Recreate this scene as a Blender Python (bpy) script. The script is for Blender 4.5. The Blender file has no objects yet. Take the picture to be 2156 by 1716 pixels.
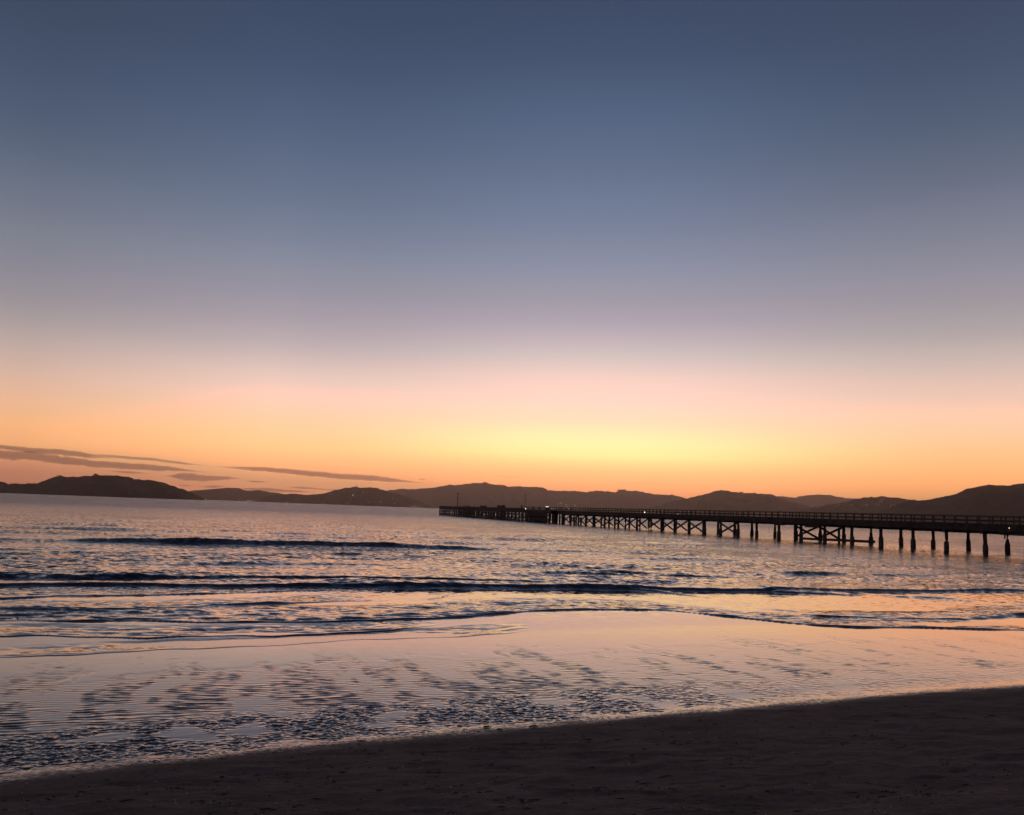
import bpy, bmesh, math, random
import numpy as np
from mathutils import Matrix, Vector
from mathutils.bvhtree import BVHTree

random.seed(7)
rng = np.random.default_rng(7)
C = bpy.context.scene.collection
sc = bpy.context.scene
R = math.radians

# ------------------------------------------------------------------ camera
EYE = 2.5                       # metres above the sea
FL = 1867.0                     # focal length in units of a 2156-wide frame
PITCH, ROLL = R(6.63), R(2.09)
cam_d = bpy.data.cameras.new('camera')
cam = bpy.data.objects.new('camera', cam_d)
C.objects.link(cam)
cam_d.sensor_fit = 'HORIZONTAL'
cam_d.sensor_width = 36.0
cam_d.lens = 36.0 * FL / 2156.0
cam_d.clip_start = 0.1
cam_d.clip_end = 120000.0
CM = Matrix.Rotation(math.pi / 2 + PITCH, 3, 'X') @ Matrix.Rotation(ROLL, 3, 'Z')
M4 = CM.to_4x4()
M4.translation = Vector((0, 0, EYE))
cam.matrix_world = M4
sc.camera = cam
CMi = CM.transposed()


def ray(u, v):
    """world direction seen at photo position u, v (2156 x 1716 frame)"""
    return (CM @ Vector(((u - 1078) / FL, (858 - v) / FL, -1.0))).normalized()


def at(u, v, z=0.0):
    d = ray(u, v)
    t = (z - EYE) / d.z
    return Vector((0, 0, EYE)) + d * t


def far(u, v, dist):
    """point at horizontal distance dist in the direction u, v"""
    d = ray(u, v)
    return Vector((0, 0, EYE)) + d * (dist / math.hypot(d.x, d.y))


def proj(p):
    q = CMi @ (Vector(p) - Vector((0, 0, EYE)))
    return 1078 + FL * q.x / -q.z, 858 - FL * q.y / -q.z


# ------------------------------------------------------------------ render / colour
sc.view_settings.view_transform = 'Standard'
sc.view_settings.look = 'None'
sc.view_settings.exposure = 0.0
sc.view_settings.gamma = 1.0
sc.view_settings.use_curve_mapping = False
cy = sc.cycles
cy.use_denoising = True
cy.denoiser = 'OPENIMAGEDENOISE'
cy.max_bounces = 5
cy.volume_bounces = 0
cy.sample_clamp_indirect = 4.0
cy.volume_max_steps = 64


def lin(c):
    r = []
    for x in c:
        x /= 255.0
        r.append(x / 12.92 if x <= 0.04045 else ((x + 0.055) / 1.055) ** 2.4)
    return tuple(r) + (1.0,)


# ------------------------------------------------------------------ dusk sky (world)
# colour of the sky by elevation (degrees) at five compass directions; the sun is just under the horizon at +6 deg
SKY = {
    'left': [(0.0, (180, 110, 85)), (0.36, (188, 116, 88)), (1.16, (206, 132, 98)), (1.97, (228, 155, 108)), (2.78, (243, 178, 118)), (3.92, (244, 184, 128)), (5.22, (236, 184, 148)), (6.84, (214, 180, 162)), (8.46, (190, 170, 164)), (10.07, (166, 156, 158)), (11.67, (149, 145, 154)), (13.27, (136, 136, 150)), (14.85, (124, 130, 144)), (16.41, (112, 120, 137)), (17.96, (101, 112, 132)), (19.49, (89, 102, 124)), (21.0, (80, 94, 118)), (23.94, (69, 83, 108)), (26.78, (62, 75, 97)), (48, (44, 55, 80)), (90, (30, 38, 60))],
    'midleft': [(0, (222, 142, 102)), (0.93, (234, 160, 112)), (1.64, (244, 176, 120)), (2.53, (252, 196, 130)), (3.41, (255, 210, 142)), (4.48, (255, 211, 156)), (5.37, (255, 210, 170)), (6.62, (254, 210, 188)), (8.05, (232, 202, 190)), (9.83, (196, 180, 182)), (11.6, (172, 162, 172)), (13.35, (153, 150, 165)), (15.1, (136, 142, 160)), (16.83, (121, 131, 153)), (18.53, (108, 121, 145)), (20.22, (99, 113, 138)), (23.51, (82, 98, 126)), (26.68, (69, 84, 112)), (29.73, (62, 76, 102)), (48, (44, 55, 80)), (90, (30, 38, 60))],
    'sun': [(0, (244, 156, 100)), (1.35, (254, 182, 116)), (1.89, (255, 196, 128)), (2.63, (255, 208, 136)), (3.17, (255, 226, 148)), (3.73, (255, 247, 164)), (4.46, (255, 251, 176)), (5.2, (255, 240, 182)), (5.93, (255, 227, 188)), (7.22, (255, 219, 200)), (8.69, (250, 213, 200)), (9.98, (220, 202, 197)), (11.26, (199, 184, 191)), (12.36, (178, 168, 181)), (13.63, (164, 158, 171)), (15.44, (145, 149, 169)), (18.12, (122, 133, 158)), (19.88, (111, 124, 151)), (21.61, (101, 115, 142)), (25.0, (84, 101, 130)), (28.25, (69, 84, 112)), (31.37, (62, 75, 102)), (48, (44, 55, 80)), (90, (30, 38, 60))],
    'right': [(0, (220, 135, 84)), (1.35, (238, 160, 98)), (2.32, (247, 180, 112)), (3.29, (251, 191, 124)), (4.27, (253, 199, 140)), (5.24, (253, 205, 160)), (6.38, (250, 207, 176)), (8.01, (234, 198, 182)), (9.64, (206, 187, 180)), (11.26, (179, 169, 170)), (12.87, (162, 155, 163)), (14.48, (148, 146, 160)), (16.86, (128, 132, 148)), (19.99, (102, 111, 132)), (23.04, (81, 96, 119)), (25.99, (70, 84, 109)), (28.84, (64, 76, 101)), (48, (44, 55, 80)), (90, (30, 38, 60))],
    'back': [(0, (92, 82, 88)), (8, (108, 97, 103)), (20, (92, 90, 104)), (35, (68, 74, 95)), (60, (45, 53, 75)), (90, (30, 38, 60))],
}
world = bpy.data.worlds.new('World')
sc.world = world
world.use_nodes = True
wt = world.node_tree
for n in list(wt.nodes):
    wt.nodes.remove(n)


class NB:
    """little node-building helper"""

    def __init__(self, tree):
        self.t = tree

    def n(self, typ, **kw):
        x = self.t.nodes.new(typ)
        for k, v in kw.items():
            if k == 'inp':
                for kk, vv in v.items():
                    x.inputs[kk].default_value = vv
            else:
                setattr(x, k, v)
        return x

    def l(self, a, b):
        self.t.links.new(a, b)

    def math(self, op, a, b=None, clamp=False):
        x = self.n('ShaderNodeMath', operation=op, use_clamp=clamp)
        for i, s in enumerate((a, b)):
            if s is None:
                continue
            if isinstance(s, (int, float)):
                x.inputs[i].default_value = s
            else:
                self.l(s, x.inputs[i])
        return x.outputs[0]

    def mr(self, v, a, b, c=0.0, d=1.0, smooth=False):
        x = self.n('ShaderNodeMapRange', interpolation_type='SMOOTHSTEP' if smooth else 'LINEAR', clamp=True)
        self.l(v, x.inputs[0])
        for i, s in zip((1, 2, 3, 4), (a, b, c, d)):
            x.inputs[i].default_value = s
        return x.outputs[0]

    def mix(self, f, a, b):
        x = self.n('ShaderNodeMix', data_type='RGBA')
        for s, i in ((f, 0), (a, 6), (b, 7)):
            if isinstance(s, (int, float)):
                x.inputs[i].default_value = s
            elif isinstance(s, tuple):
                x.inputs[i].default_value = s
            else:
                self.l(s, x.inputs[i])
        return x.outputs[2]

    def ramp(self, f, stops, interp='LINEAR'):
        x = self.n('ShaderNodeValToRGB')
        cr = x.color_ramp
        cr.interpolation = interp
        while len(cr.elements) < len(stops):
            cr.elements.new(0.5)
        for e, (p, c) in zip(cr.elements, stops):
            e.position = p
        for e, (p, c) in zip(cr.elements, stops):
            e.position = p
            e.color = c
        self.l(f, x.inputs[0])
        return x.outputs[0]


W = NB(wt)
tc = W.n('ShaderNodeTexCoord')
sep = W.n('ShaderNodeSeparateXYZ')
W.l(tc.outputs['Generated'], sep.inputs[0])
elev = W.math('MULTIPLY', W.math('ARCSINE', sep.outputs[2]), 180 / math.pi)
azim = W.math('MULTIPLY', W.math('ARCTAN2', sep.outputs[0], sep.outputs[1]), 180 / math.pi)
# elevation 0..90 squeezed with a square root so that the low sky gets most of the ramp
ef = W.math('SQRT', W.math('DIVIDE', W.math('MAXIMUM', elev, 0.0), 90.0))
cols = {k: W.ramp(ef, [(math.sqrt(e / 90.0), lin(c)) for e, c in v]) for k, v in SKY.items()}
col = W.mix(W.mr(azim, -29, -15.5), cols['left'], cols['midleft'])
col = W.mix(W.mr(azim, -13.5, 4.5, smooth=True), col, cols['sun'])
col = W.mix(W.mr(azim, 6.5, 28, smooth=True), col, cols['right'])
col = W.mix(W.mr(W.math('ABSOLUTE', azim), 38, 115, smooth=True), col, cols['back'])
bg = W.n('ShaderNodeBackground')
W.l(W.mr(elev, 0.5, 11.0, 1.30, 1.0), bg.inputs['Strength'])       # the glow beyond the harbour haze
# the photograph clips the red of the glow; the real glow goes on past white
sc3 = W.n('ShaderNodeSeparateColor')
W.l(col, sc3.inputs[0])
cc3 = W.n('ShaderNodeCombineColor')
boost = W.math('MULTIPLY', W.mr(sc3.outputs[0], 0.86, 1.0, 0.0, 0.36, smooth=True), W.mr(elev, 9.5, 4.0, 0.0, 1.0, smooth=True))
W.l(W.math('MULTIPLY', sc3.outputs[0], W.math('ADD', boost, 1.0)), cc3.inputs[0])
W.l(sc3.outputs[1], cc3.inputs[1])
W.l(sc3.outputs[2], cc3.inputs[2])
W.l(cc3.outputs[0], bg.inputs['Color'])
wo = W.n('ShaderNodeOutputWorld')
W.l(bg.outputs[0], wo.inputs['Surface'])
world.cycles.sampling_method = 'MANUAL'
world.cycles.sample_map_resolution = 1024


# ------------------------------------------------------------------ helpers
def new_mat(name):
    m = bpy.data.materials.new(name)
    m.use_nodes = True
    for n in list(m.node_tree.nodes):
        m.node_tree.nodes.remove(n)
    b = NB(m.node_tree)
    out = b.n('ShaderNodeOutputMaterial')
    return m, b, out


def simple_mat(name, color, rough=0.8, noise=0.0, scale=3.0, metallic=0.0):
    m, b, out = new_mat(name)
    p = b.n('ShaderNodeBsdfPrincipled', inp={'Roughness': rough, 'Metallic': metallic})
    if noise:
        t = b.n('ShaderNodeTexCoord')
        nz = b.n('ShaderNodeTexNoise', inp={'Scale': scale, 'Detail': 5.0})
        b.l(t.outputs['Object'], nz.inputs['Vector'])
        lo = tuple(c * (1 - noise) for c in color[:3]) + (1,)
        hi = tuple(min(1, c * (1 + noise)) for c in color[:3]) + (1,)
        b.l(b.ramp(nz.outputs[0], [(0.3, lo), (0.7, hi)]), p.inputs['Base Color'])
    else:
        p.inputs['Base Color'].default_value = tuple(color[:3]) + (1,)
    b.l(p.outputs[0], out.inputs[0])
    return m


def tag(o, label=None, cat=None, group=None, kind=None):
    if label:
        o['label'] = label
    if cat:
        o['category'] = cat
    if group:
        o['group'] = group
    if kind:
        o['kind'] = kind
    return o


def empty(name, loc=(0, 0, 0), rz=0.0):
    o = bpy.data.objects.new(name, None)
    o.empty_display_size = 0.3
    o.location = loc
    o.rotation_euler = (0, 0, rz)
    C.objects.link(o)
    return o


def link_mesh(name, me, mat, parent=None, smooth=False):
    o = bpy.data.objects.new(name, me)
    C.objects.link(o)
    if mat:
        me.materials.append(mat)
    if parent:
        o.parent = parent
    if smooth:
        me.polygons.foreach_set('use_smooth', [True] * len(me.polygons))
    return o


class MB:
    """collects boxes, beams, tubes and revolved shapes into one mesh"""

    def __init__(self):
        self.v, self.f = [], []

    def add(self, vs, fs):
        k = len(self.v)
        self.v += [tuple(x) for x in vs]
        self.f += [tuple(i + k for i in f) for f in fs]

    def box(self, c, s, x=Vector((1, 0, 0)), y=Vector((0, 1, 0)), z=Vector((0, 0, 1)), bev=0.0):
        c = Vector(c)
        hx, hy, hz = (a / 2 for a in s)
        pts = [c + x * (hx * i) + y * (hy * j) + z * (hz * k) for k in (-1, 1) for j in (-1, 1) for i in (-1, 1)]
        self.add(pts, [(0, 2, 3, 1), (4, 5, 7, 6), (0, 1, 5, 4), (2, 6, 7, 3), (0, 4, 6, 2), (1, 3, 7, 5)])

    def beam(self, a, b, w, h=None, up=Vector((0, 0, 1))):
        a, b = Vector(a), Vector(b)
        d = (b - a)
        L = d.length
        d.normalize()
        s = d.cross(up)
        if s.length < 1e-4:
            s = d.cross(Vector((1, 0, 0)))
        s.normalize()
        t = s.cross(d).normalized()
        self.box((a + b) / 2, (L, w, h or w), d, s, t)

    def tube(self, pts, rads, n=10, jit=0.0):
        """ring-swept tube through pts with a radius at each"""
        pts = [Vector(p) for p in pts]
        rings = []
        for i, p in enumerate(pts):
            d = (pts[min(i + 1, len(pts) - 1)] - pts[max(i - 1, 0)]).normalized()
            s = d.cross(Vector((0, 0, 1)))
            if s.length < 1e-3:
                s = Vector((1, 0, 0))
            s.normalize()
            t = s.cross(d).normalized()
            rings.append([p + (s * math.cos(a) + t * math.sin(a)) * rads[i] * (1 + random.uniform(-jit, jit))
                          for a in (2 * math.pi * k / n for k in range(n))])
        vs = [q for r in rings for q in r]
        fs = []
        for i in range(len(rings) - 1):
            for k in range(n):
                k2 = (k + 1) % n
                fs.append((i * n + k, i * n + k2, (i + 1) * n + k2, (i + 1) * n + k))
        fs.append(tuple(range(n))[::-1])
        fs.append(tuple((len(rings) - 1) * n + k for k in range(n)))
        self.add(vs, fs)

    def ball(self, c, r, nu=10, nv=6):
        c = Vector(c)
        vs, fs = [c - Vector((0, 0, r))], []
        for j in range(1, nv):
            a = math.pi * j / nv - math.pi / 2
            for i in range(nu):
                b = 2 * math.pi * i / nu
                vs.append(c + Vector((math.cos(a) * math.cos(b), math.cos(a) * math.sin(b), math.sin(a))) * r)
        vs.append(c + Vector((0, 0, r)))
        for i in range(nu):
            i2 = (i + 1) % nu
            fs.append((0, 1 + i2, 1 + i))
            for j in range(nv - 2):
                a, b = 1 + j * nu, 1 + (j + 1) * nu
                fs.append((a + i, a + i2, b + i2, b + i))
            fs.append((1 + (nv - 2) * nu + i, 1 + (nv - 2) * nu + i2, len(vs) - 1))
        self.add(vs, fs)

    def build(self, name, mat, parent=None, smooth=False):
        me = bpy.data.meshes.new(name)
        me.from_pydata(self.v, [], self.f)
        me.update()
        return link_mesh(name, me, mat, parent, smooth)


def grid_mesh(name, X, Y, Z, mat, attrs=None, kind=None):
    """mesh sheet from 2-D arrays of coordinates"""
    nr, nc = X.shape
    me = bpy.data.meshes.new(name)
    co = np.stack([X, Y, Z], -1).reshape(-1, 3).astype(np.float32)
    me.vertices.add(nr * nc)
    me.vertices.foreach_set('co', co.ravel())
    i = np.arange((nr - 1) * (nc - 1))
    r, c = i // (nc - 1), i % (nc - 1)
    a = r * nc + c
    q = np.stack([a, a + 1, a + nc + 1, a + nc], -1).astype(np.int32)
    nf = len(q)
    me.loops.add(nf * 4)
    me.loops.foreach_set('vertex_index', q.ravel())
    me.polygons.add(nf)
    me.polygons.foreach_set('loop_start', np.arange(0, nf * 4, 4, dtype=np.int32))
    me.polygons.foreach_set('use_smooth', np.ones(nf, dtype=bool))
    me.update(calc_edges=True)
    for k, v in (attrs or {}).items():
        at_ = me.attributes.new(k, 'FLOAT', 'POINT')
        at_.data.foreach_set('value', v.reshape(-1).astype(np.float32))
    me.validate()
    o = link_mesh(name, me, mat)
    if kind:
        o['kind'] = kind
    return o


def _hash(ix, iy, seed):
    h = (ix.astype(np.int64) * 374761393 + iy.astype(np.int64) * 668265263 + seed * 1442695041) & 0x7fffffff
    h = ((h ^ (h >> 13)) * 1274126177) & 0x7fffffff
    h = h ^ (h >> 16)
    return h


def perlin(x, y, seed=0):
    ix, iy = np.floor(x), np.floor(y)
    fx, fy = x - ix, y - iy
    sx, sy = fx * fx * fx * (fx * (fx * 6 - 15) + 10), fy * fy * fy * (fy * (fy * 6 - 15) + 10)

    def g(jx, jy):
        a = (_hash(ix + jx, iy + jy, seed) & 1023) * (2 * math.pi / 1024)
        return np.cos(a) * (fx - jx) + np.sin(a) * (fy - jy)
    n00, n10, n01, n11 = g(0, 0), g(1, 0), g(0, 1), g(1, 1)
    return 1.5 * ((n00 * (1 - sx) + n10 * sx) * (1 - sy) + (n01 * (1 - sx) + n11 * sx) * sy)


def fbm(x, y, seed=0, octv=4, gain=0.5):
    r, a, k = 0.0, 1.0, 1.0
    for i in range(octv):
        r = r + a * perlin(x * k, y * k, seed + i * 17)
        a *= gain
        k *= 2.03
    return r


def sstep(x, a, b):
    t = np.clip((x - a) / (b - a), 0, 1)
    return t * t * (3 - 2 * t)


# ------------------------------------------------------------------ shore coordinates
SA = R(20.0)
TS = (math.cos(SA), math.sin(SA))       # along the shore
NQ = (-math.sin(SA), math.cos(SA))      # out to sea


def sq(x, y):
    return x * TS[0] + y * TS[1], x * NQ[0] + y * NQ[1]


def curve(pts, z=0.0):
    """a line on the beach as offshore distance against shore distance"""
    sq_ = sorted(sq(*at(u, v, z)[:2]) for u, v in pts)
    S, Q = np.array([a for a, b in sq_]), np.array([b for a, b in sq_])
    n = 400
    s = np.linspace(S[0], S[-1], n)
    q = np.interp(s, S, Q)
    k = np.exp(-np.linspace(-2, 2, 31) ** 2)
    k /= k.sum()
    q = np.convolve(np.pad(q, 15, mode='edge'), k, 'valid')
    return s, q


EDGE = curve([(-300, 1672), (0, 1640), (200, 1608), (400, 1590), (600, 1570), (800, 1552), (1000, 1534), (1200, 1516), (1400, 1500), (1600, 1484),
              (1800, 1466), (2000, 1450), (2156, 1441), (2500, 1424)], 0.14)


def edge_dist(s, q):
    return q - np.interp(s, *EDGE)


def beach(e):
    """mean sand level against distance e seaward of the edge of the wet sand"""
    flat = 0.10 - 0.0145 * (e - 0.9)
    k = np.clip(0.9 - e, 0, 1.2)
    face = k * k / 2.4 * 0.075 + np.clip(-0.3 - e, 0, None) * 0.075
    deep = np.clip(e - 9, 0, None) * -0.03
    up = np.clip(-e - 9, 0, None)
    return flat - np.clip(0.9 - e, 0, None) * 0.0145 + face + deep - up * 0.06 + 0.0


def polar(az_in, n_in, az_out, n_out, rad):
    a = np.concatenate([np.linspace(-az_out, -az_in, n_out, endpoint=False), np.linspace(-az_in, az_in, n_in), np.linspace(az_in, az_out, n_out + 1)[1:]])
    a = np.radians(a)
    Rr, A = np.meshgrid(rad, a, indexing='ij')
    return Rr * np.sin(A), Rr * np.cos(A), Rr


# ------------------------------------------------------------------ sand
def px_rad(lo, hi, h, per):
    """radii from lo to hi spaced as the eye sees them, per rows a pixel of a 1024-wide view"""
    n = int(887 * h * (1 / lo - 1 / hi) * per)
    return 1 / np.linspace(1 / lo, 1 / hi, n)


def backwash(X, Y, s, q, e):
    patch = fbm(s / 0.62 + 0.35 * perlin(s / 2, q / 2, 5), q / 3.4, 11, 4)
    patch2 = fbm(s / 0.30, q / 0.7, 23, 3)
    bias = 0.24 - 0.20 * sstep(s, 3, 12)
    amp = sstep(patch + 0.5 * patch2 + bias, -0.02, 0.80)
    amp = amp * sstep(e, 0.8, 1.8) * (1 - sstep(e, 5.4, 7.6))
    ph = 2 * math.pi * (Y - 0.30 * X) / 0.128 + 3.4 * perlin(X / 0.5, Y / 0.32, 31) + 6 * perlin(X / 2.2, Y / 1.6, 33)
    return amp, ph


def build_sand():
    rad = np.concatenate([[0.02, 0.6, 1.5, 2.5, 3.5, 4.5], px_rad(5.2, 8, 1.9, 2.2), px_rad(8, 31, 2.3, 3.6)[1:], np.linspace(31, 60, 20)[1:], [80, 120]])
    X, Y, Rr = polar(36, 900, 180, 60, rad)
    s, q = sq(X, Y)
    e = edge_dist(s, q)
    Z = beach(e)
    near = sstep(Rr, 3, 5) * (1 - sstep(Rr, 25, 30))
    # backwash patches, drawn out down the slope, and the ripples in them
    amp, ph = backwash(X, Y, s, q, e)
    rip = np.sin(ph) * (0.65 + 1.1 * perlin(X / 0.24, Y / 0.128, 41)) + 0.5 * perlin(X / 0.16, Y / 0.07, 43)
    zone = sstep(e, 0.7, 2.0) * (1 - sstep(e, 6.2, 8.4))
    low = 1 - sstep(e, 2.0, 3.6)
    ripple = zone * ((0.0037 * amp + (0.0016 * low + 0.0007) * sstep(fbm(X / 0.9, Y / 0.35, 35, 3), -0.3, 0.5) + 0.0002) * rip)
    # trampled wet sand at the edge, then loose sand with footprints and shallow runnels
    wetbump = sstep(e + 0.25 * perlin(s / 0.5, q / 0.3, 57), 0.05, 0.35) * (1 - sstep(e, 1.3, 2.0)) * (1 - 0.7 * sstep(s, 4.5, 9.0))
    stre = sstep(fbm(s / 0.7, q / 0.8, 61, 3), -0.8, 0.0)
    bump = wetbump * stre * (0.0100 * fbm(s / 0.13, q / 0.07, 51, 3) + 0.005 * perlin(s / 0.045, q / 0.04, 53)) + sstep(e, -0.9, -0.3) * (1 - sstep(e, 0.0, 0.4)) * 0.0035 * fbm(s / 0.05, q / 0.04, 55, 2)
    dry = 1 - sstep(e, -0.9, -0.1)
    ridges = -np.abs(perlin(s / 2.6 + 0.6 * perlin(s / 0.9, q / 0.6, 3), q / 0.6 + 0.4 * perlin(s / 0.7, q / 0.4, 4), 71)) + 0.25
    foot = -sstep(perlin(s / 0.42, q / 0.17, 73), 0.34, 0.70) * 0.015 * sstep(fbm(s / 2.2, q / 1.3, 74, 2), 0.0, 0.4)
    rough = 0.010 * fbm(s / 0.5, q / 0.3, 77, 4) + 0.003 * fbm(s / 0.07, q / 0.06, 79, 3)
    bump2 = dry * (0.032 * ridges + foot + rough)
    wz = 0.35 * perlin(s / 0.8, q / 0.5, 81) + 0.22 * perlin(s / 0.16, q / 0.12, 83)
    scarp = sstep(perlin(s / 3.4, q / 0.75, 85) + 0.3 * wz, 0.10, 0.24) * sstep(fbm(s / 1.6, q / 1.1, 87, 3), -0.35, 0.35)
    bump2 = bump2 + dry * sstep(-e, 0.5, 1.2) * 0.020 * scarp
    Z = Z + near * (ripple + bump + bump2)
    Z = np.where(e > 8, np.minimum(Z, beach(e) - 0.01), Z)
    wet = sstep(e + 0.10 * fbm(s / 0.7, q / 0.22, 91, 4) + 0.10 * perlin(s / 0.06, q / 0.045, 93), -0.45, 0.18)
    return grid_mesh('sand_beach', X, Y, Z, sand_mat(), {'wet': wet, 'drift': dry}, 'structure')


def sand_mat():
    m, b, out = new_mat('sand')
    t = b.n('ShaderNodeTexCoord')
    a = b.n('ShaderNodeAttribute', attribute_name='wet')
    n1 = b.n('ShaderNodeTexNoise', inp={'Scale': 1.6, 'Detail': 6.0, 'Roughness': 0.65})
    n2 = b.n('ShaderNodeTexNoise', inp={'Scale': 220.0, 'Detail': 3.0})
    n3 = b.n('ShaderNodeTexNoise', inp={'Scale': 26.0, 'Detail': 5.0, 'Roughness': 0.7})
    for n in (n1, n2, n3):
        b.l(t.outputs['Object'], n.inputs['Vector'])
    c = b.ramp(n1.outputs[0], [(0.3, (0.165, 0.117, 0.088, 1)), (0.7, (0.275, 0.196, 0.150, 1))])
    g = b.ramp(n2.outputs[0], [(0.35, (0.55, 0.55, 0.55, 1)), (0.7, (1.35, 1.3, 1.25, 1))])
    mul = b.n('ShaderNodeMix', data_type='RGBA', blend_type='MULTIPLY', inp={0: 1.0})
    b.l(c, mul.inputs[6])
    b.l(g, mul.inputs[7])
    # drift lines: dark scraps of weed and damp hollows strung along the shore
    mp = b.n('ShaderNodeMapping', inp={'Rotation': (0, 0, -SA), 'Scale': (0.55, 2.3, 1.0)})
    b.l(t.outputs['Object'], mp.inputs['Vector'])
    n4 = b.n('ShaderNodeTexNoise', inp={'Scale': 1.1, 'Detail': 9.0, 'Roughness': 0.72, 'Distortion': 0.6})
    b.l(mp.outputs[0], n4.inputs['Vector'])
    n5 = b.n('ShaderNodeTexNoise', inp={'Scale': 9.0, 'Detail': 5.0, 'Roughness': 0.7})
    b.l(mp.outputs[0], n5.inputs['Vector'])
    stain = b.math('MULTIPLY', b.mr(n4.outputs[0], 0.52, 0.64, 0, 1), b.mr(n5.outputs[0], 0.40, 0.56, 0.15, 1))
    dk = b.mix(b.math('MULTIPLY', stain, 0.75), mul.outputs[2], (0.045, 0.034, 0.030, 1))
    base = b.mix(a.outputs['Fac'], dk, (0.056, 0.040, 0.033, 1))
    p = b.n('ShaderNodeBsdfPrincipled', inp={'IOR': 1.55})
    b.l(base, p.inputs['Base Color'])
    b.l(b.mr(a.outputs['Fac'], 0, 1, 0.95, 0.07), p.inputs['Roughness'])
    b.l(b.mr(a.outputs['Fac'], 0, 1, 0.12, 0.5), p.inputs['Specular IOR Level'])
    h = b.math('ADD', b.math('MULTIPLY', n2.outputs[0], 0.0016), b.math('MULTIPLY', n3.outputs[0], 0.008))
    h = b.math('MULTIPLY', h, b.mr(a.outputs['Fac'], 0, 1, 1.0, 0.04))
    bp = b.n('ShaderNodeBump', inp={'Strength': 1.0, 'Distance': 1.0})
    b.l(h, bp.inputs['Height'])
    b.l(bp.outputs[0], p.inputs['Normal'])
    b.l(p.outputs[0], out.inputs[0])
    return m


# ------------------------------------------------------------------ sea
def S2(pts):
    """source-photo pixels to the 2156 frame"""
    return [(x * 2156 / 3000, y * 2156 / 3000) for x, y in pts]


def zoomed(x0, y0, k, pts):
    return [(x0 + x / k, y0 + y / k) for x, y in pts]


# swash fronts: (line, crest height m, length of the back slope m)
K = 2.156
FR = [
    (S2(zoomed(-160, 1480, K, [(0, 604)]) + zoomed(0, 1480, K, [(0, 598), (350, 580), (700, 577), (1100, 568), (1600, 553), (2000, 542)]) +
        zoomed(1000, 1480, K, [(150, 535), (330, 526), (880, 531), (1500, 534), (1900, 541), (2130, 562)]) + zoomed(2000, 1480, K, [(100, 580), (250, 610), (500, 632)])), 0.035, 2.2, 1.0),
    (S2(zoomed(-160, 1480, K, [(0, 662)]) + zoomed(0, 1480, K, [(0, 667), (400, 672), (900, 667), (1200, 660), (1500, 647), (1800, 627), (2156, 609)]) +
        zoomed(1000, 1480, K, [(330, 606)])), 0.022, 1.4, 0.9),
    (S2(zoomed(-160, 1480, K, [(0, 727)]) + zoomed(0, 1480, K, [(0, 730), (400, 738), (800, 732), (1100, 738), (1400, 745), (1800, 742)]) +
        zoomed(1000, 1480, K, [(0, 738), (300, 730), (700, 718), (900, 700), (1040, 685), (1300, 668), (1500, 662), (2000, 662)]) +
        zoomed(2000, 1480, K, [(0, 675), (300, 705), (600, 740), (900, 768), (1200, 783), (1350, 776), (1700, 786), (2156, 803), (2500, 812)])), 0.036, 2.0, 1.3),
    (S2(zoomed(-160, 1480, K, [(0, 826)]) + zoomed(0, 1480, K, [(0, 828), (250, 826), (500, 838), (900, 842), (1300, 830), (1700, 828)]) +
        zoomed(1000, 1480, K, [(0, 808), (300, 795), (500, 772), (680, 744)])), 0.020, 1.1, 0.9),
    (S2(zoomed(-160, 1850, K, [(0, 180)]) + zoomed(0, 1850, K, [(0, 175), (500, 155), (1000, 122), (1600, 100)]) + zoomed(1000, 1480, K, [(0, 862), (400, 846), (800, 831), (1100, 806), (1260, 778), (1285, 768)])),
     0.010, 0.8, 0.7),
    (S2(zoomed(1000, 1480, K, [(300, 838), (700, 812), (1000, 795), (1180, 776), (1230, 764)])), 0.008, 0.5, 0.5),
    (S2(zoomed(1000, 1480, K, [(100, 836), (500, 806), (900, 785), (1130, 765), (1190, 752)])), 0.007, 0.4, 0.5),
    (S2(zoomed(2000, 1480, K, [(560, 680), (750, 700), (950, 713), (1400, 721), (1800, 726), (2156, 702), (2400, 690)])), 0.036, 1.2, 1.0),
    (S2(zoomed(2000, 1480, K, [(1900, 690), (2156, 668), (2400, 655)])), 0.018, 1.0, 0.8),
    (S2(zoomed(2000, 1480, K, [(900, 745), (1200, 750), (1500, 742)])), 0.010, 0.6, 0.5),
    (S2(zoomed(1000, 1480, K, [(540, 604), (640, 588), (700, 570), (755, 552)])), 0.008, 0.3, 0.3),
    (S2(zoomed(1000, 1480, K, [(260, 558), (350, 536)])), 0.008, 0.3, 0.3),
    (S2(zoomed(2000, 1480, K, [(560, 553), (900, 566), (1200, 575)])), 0.05, 1.0, 1.0),
    (S2(zoomed(2000, 1480, K, [(1350, 588), (1600, 600), (1900, 610)])), 0.03, 1.0, 1.0),
]
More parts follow.
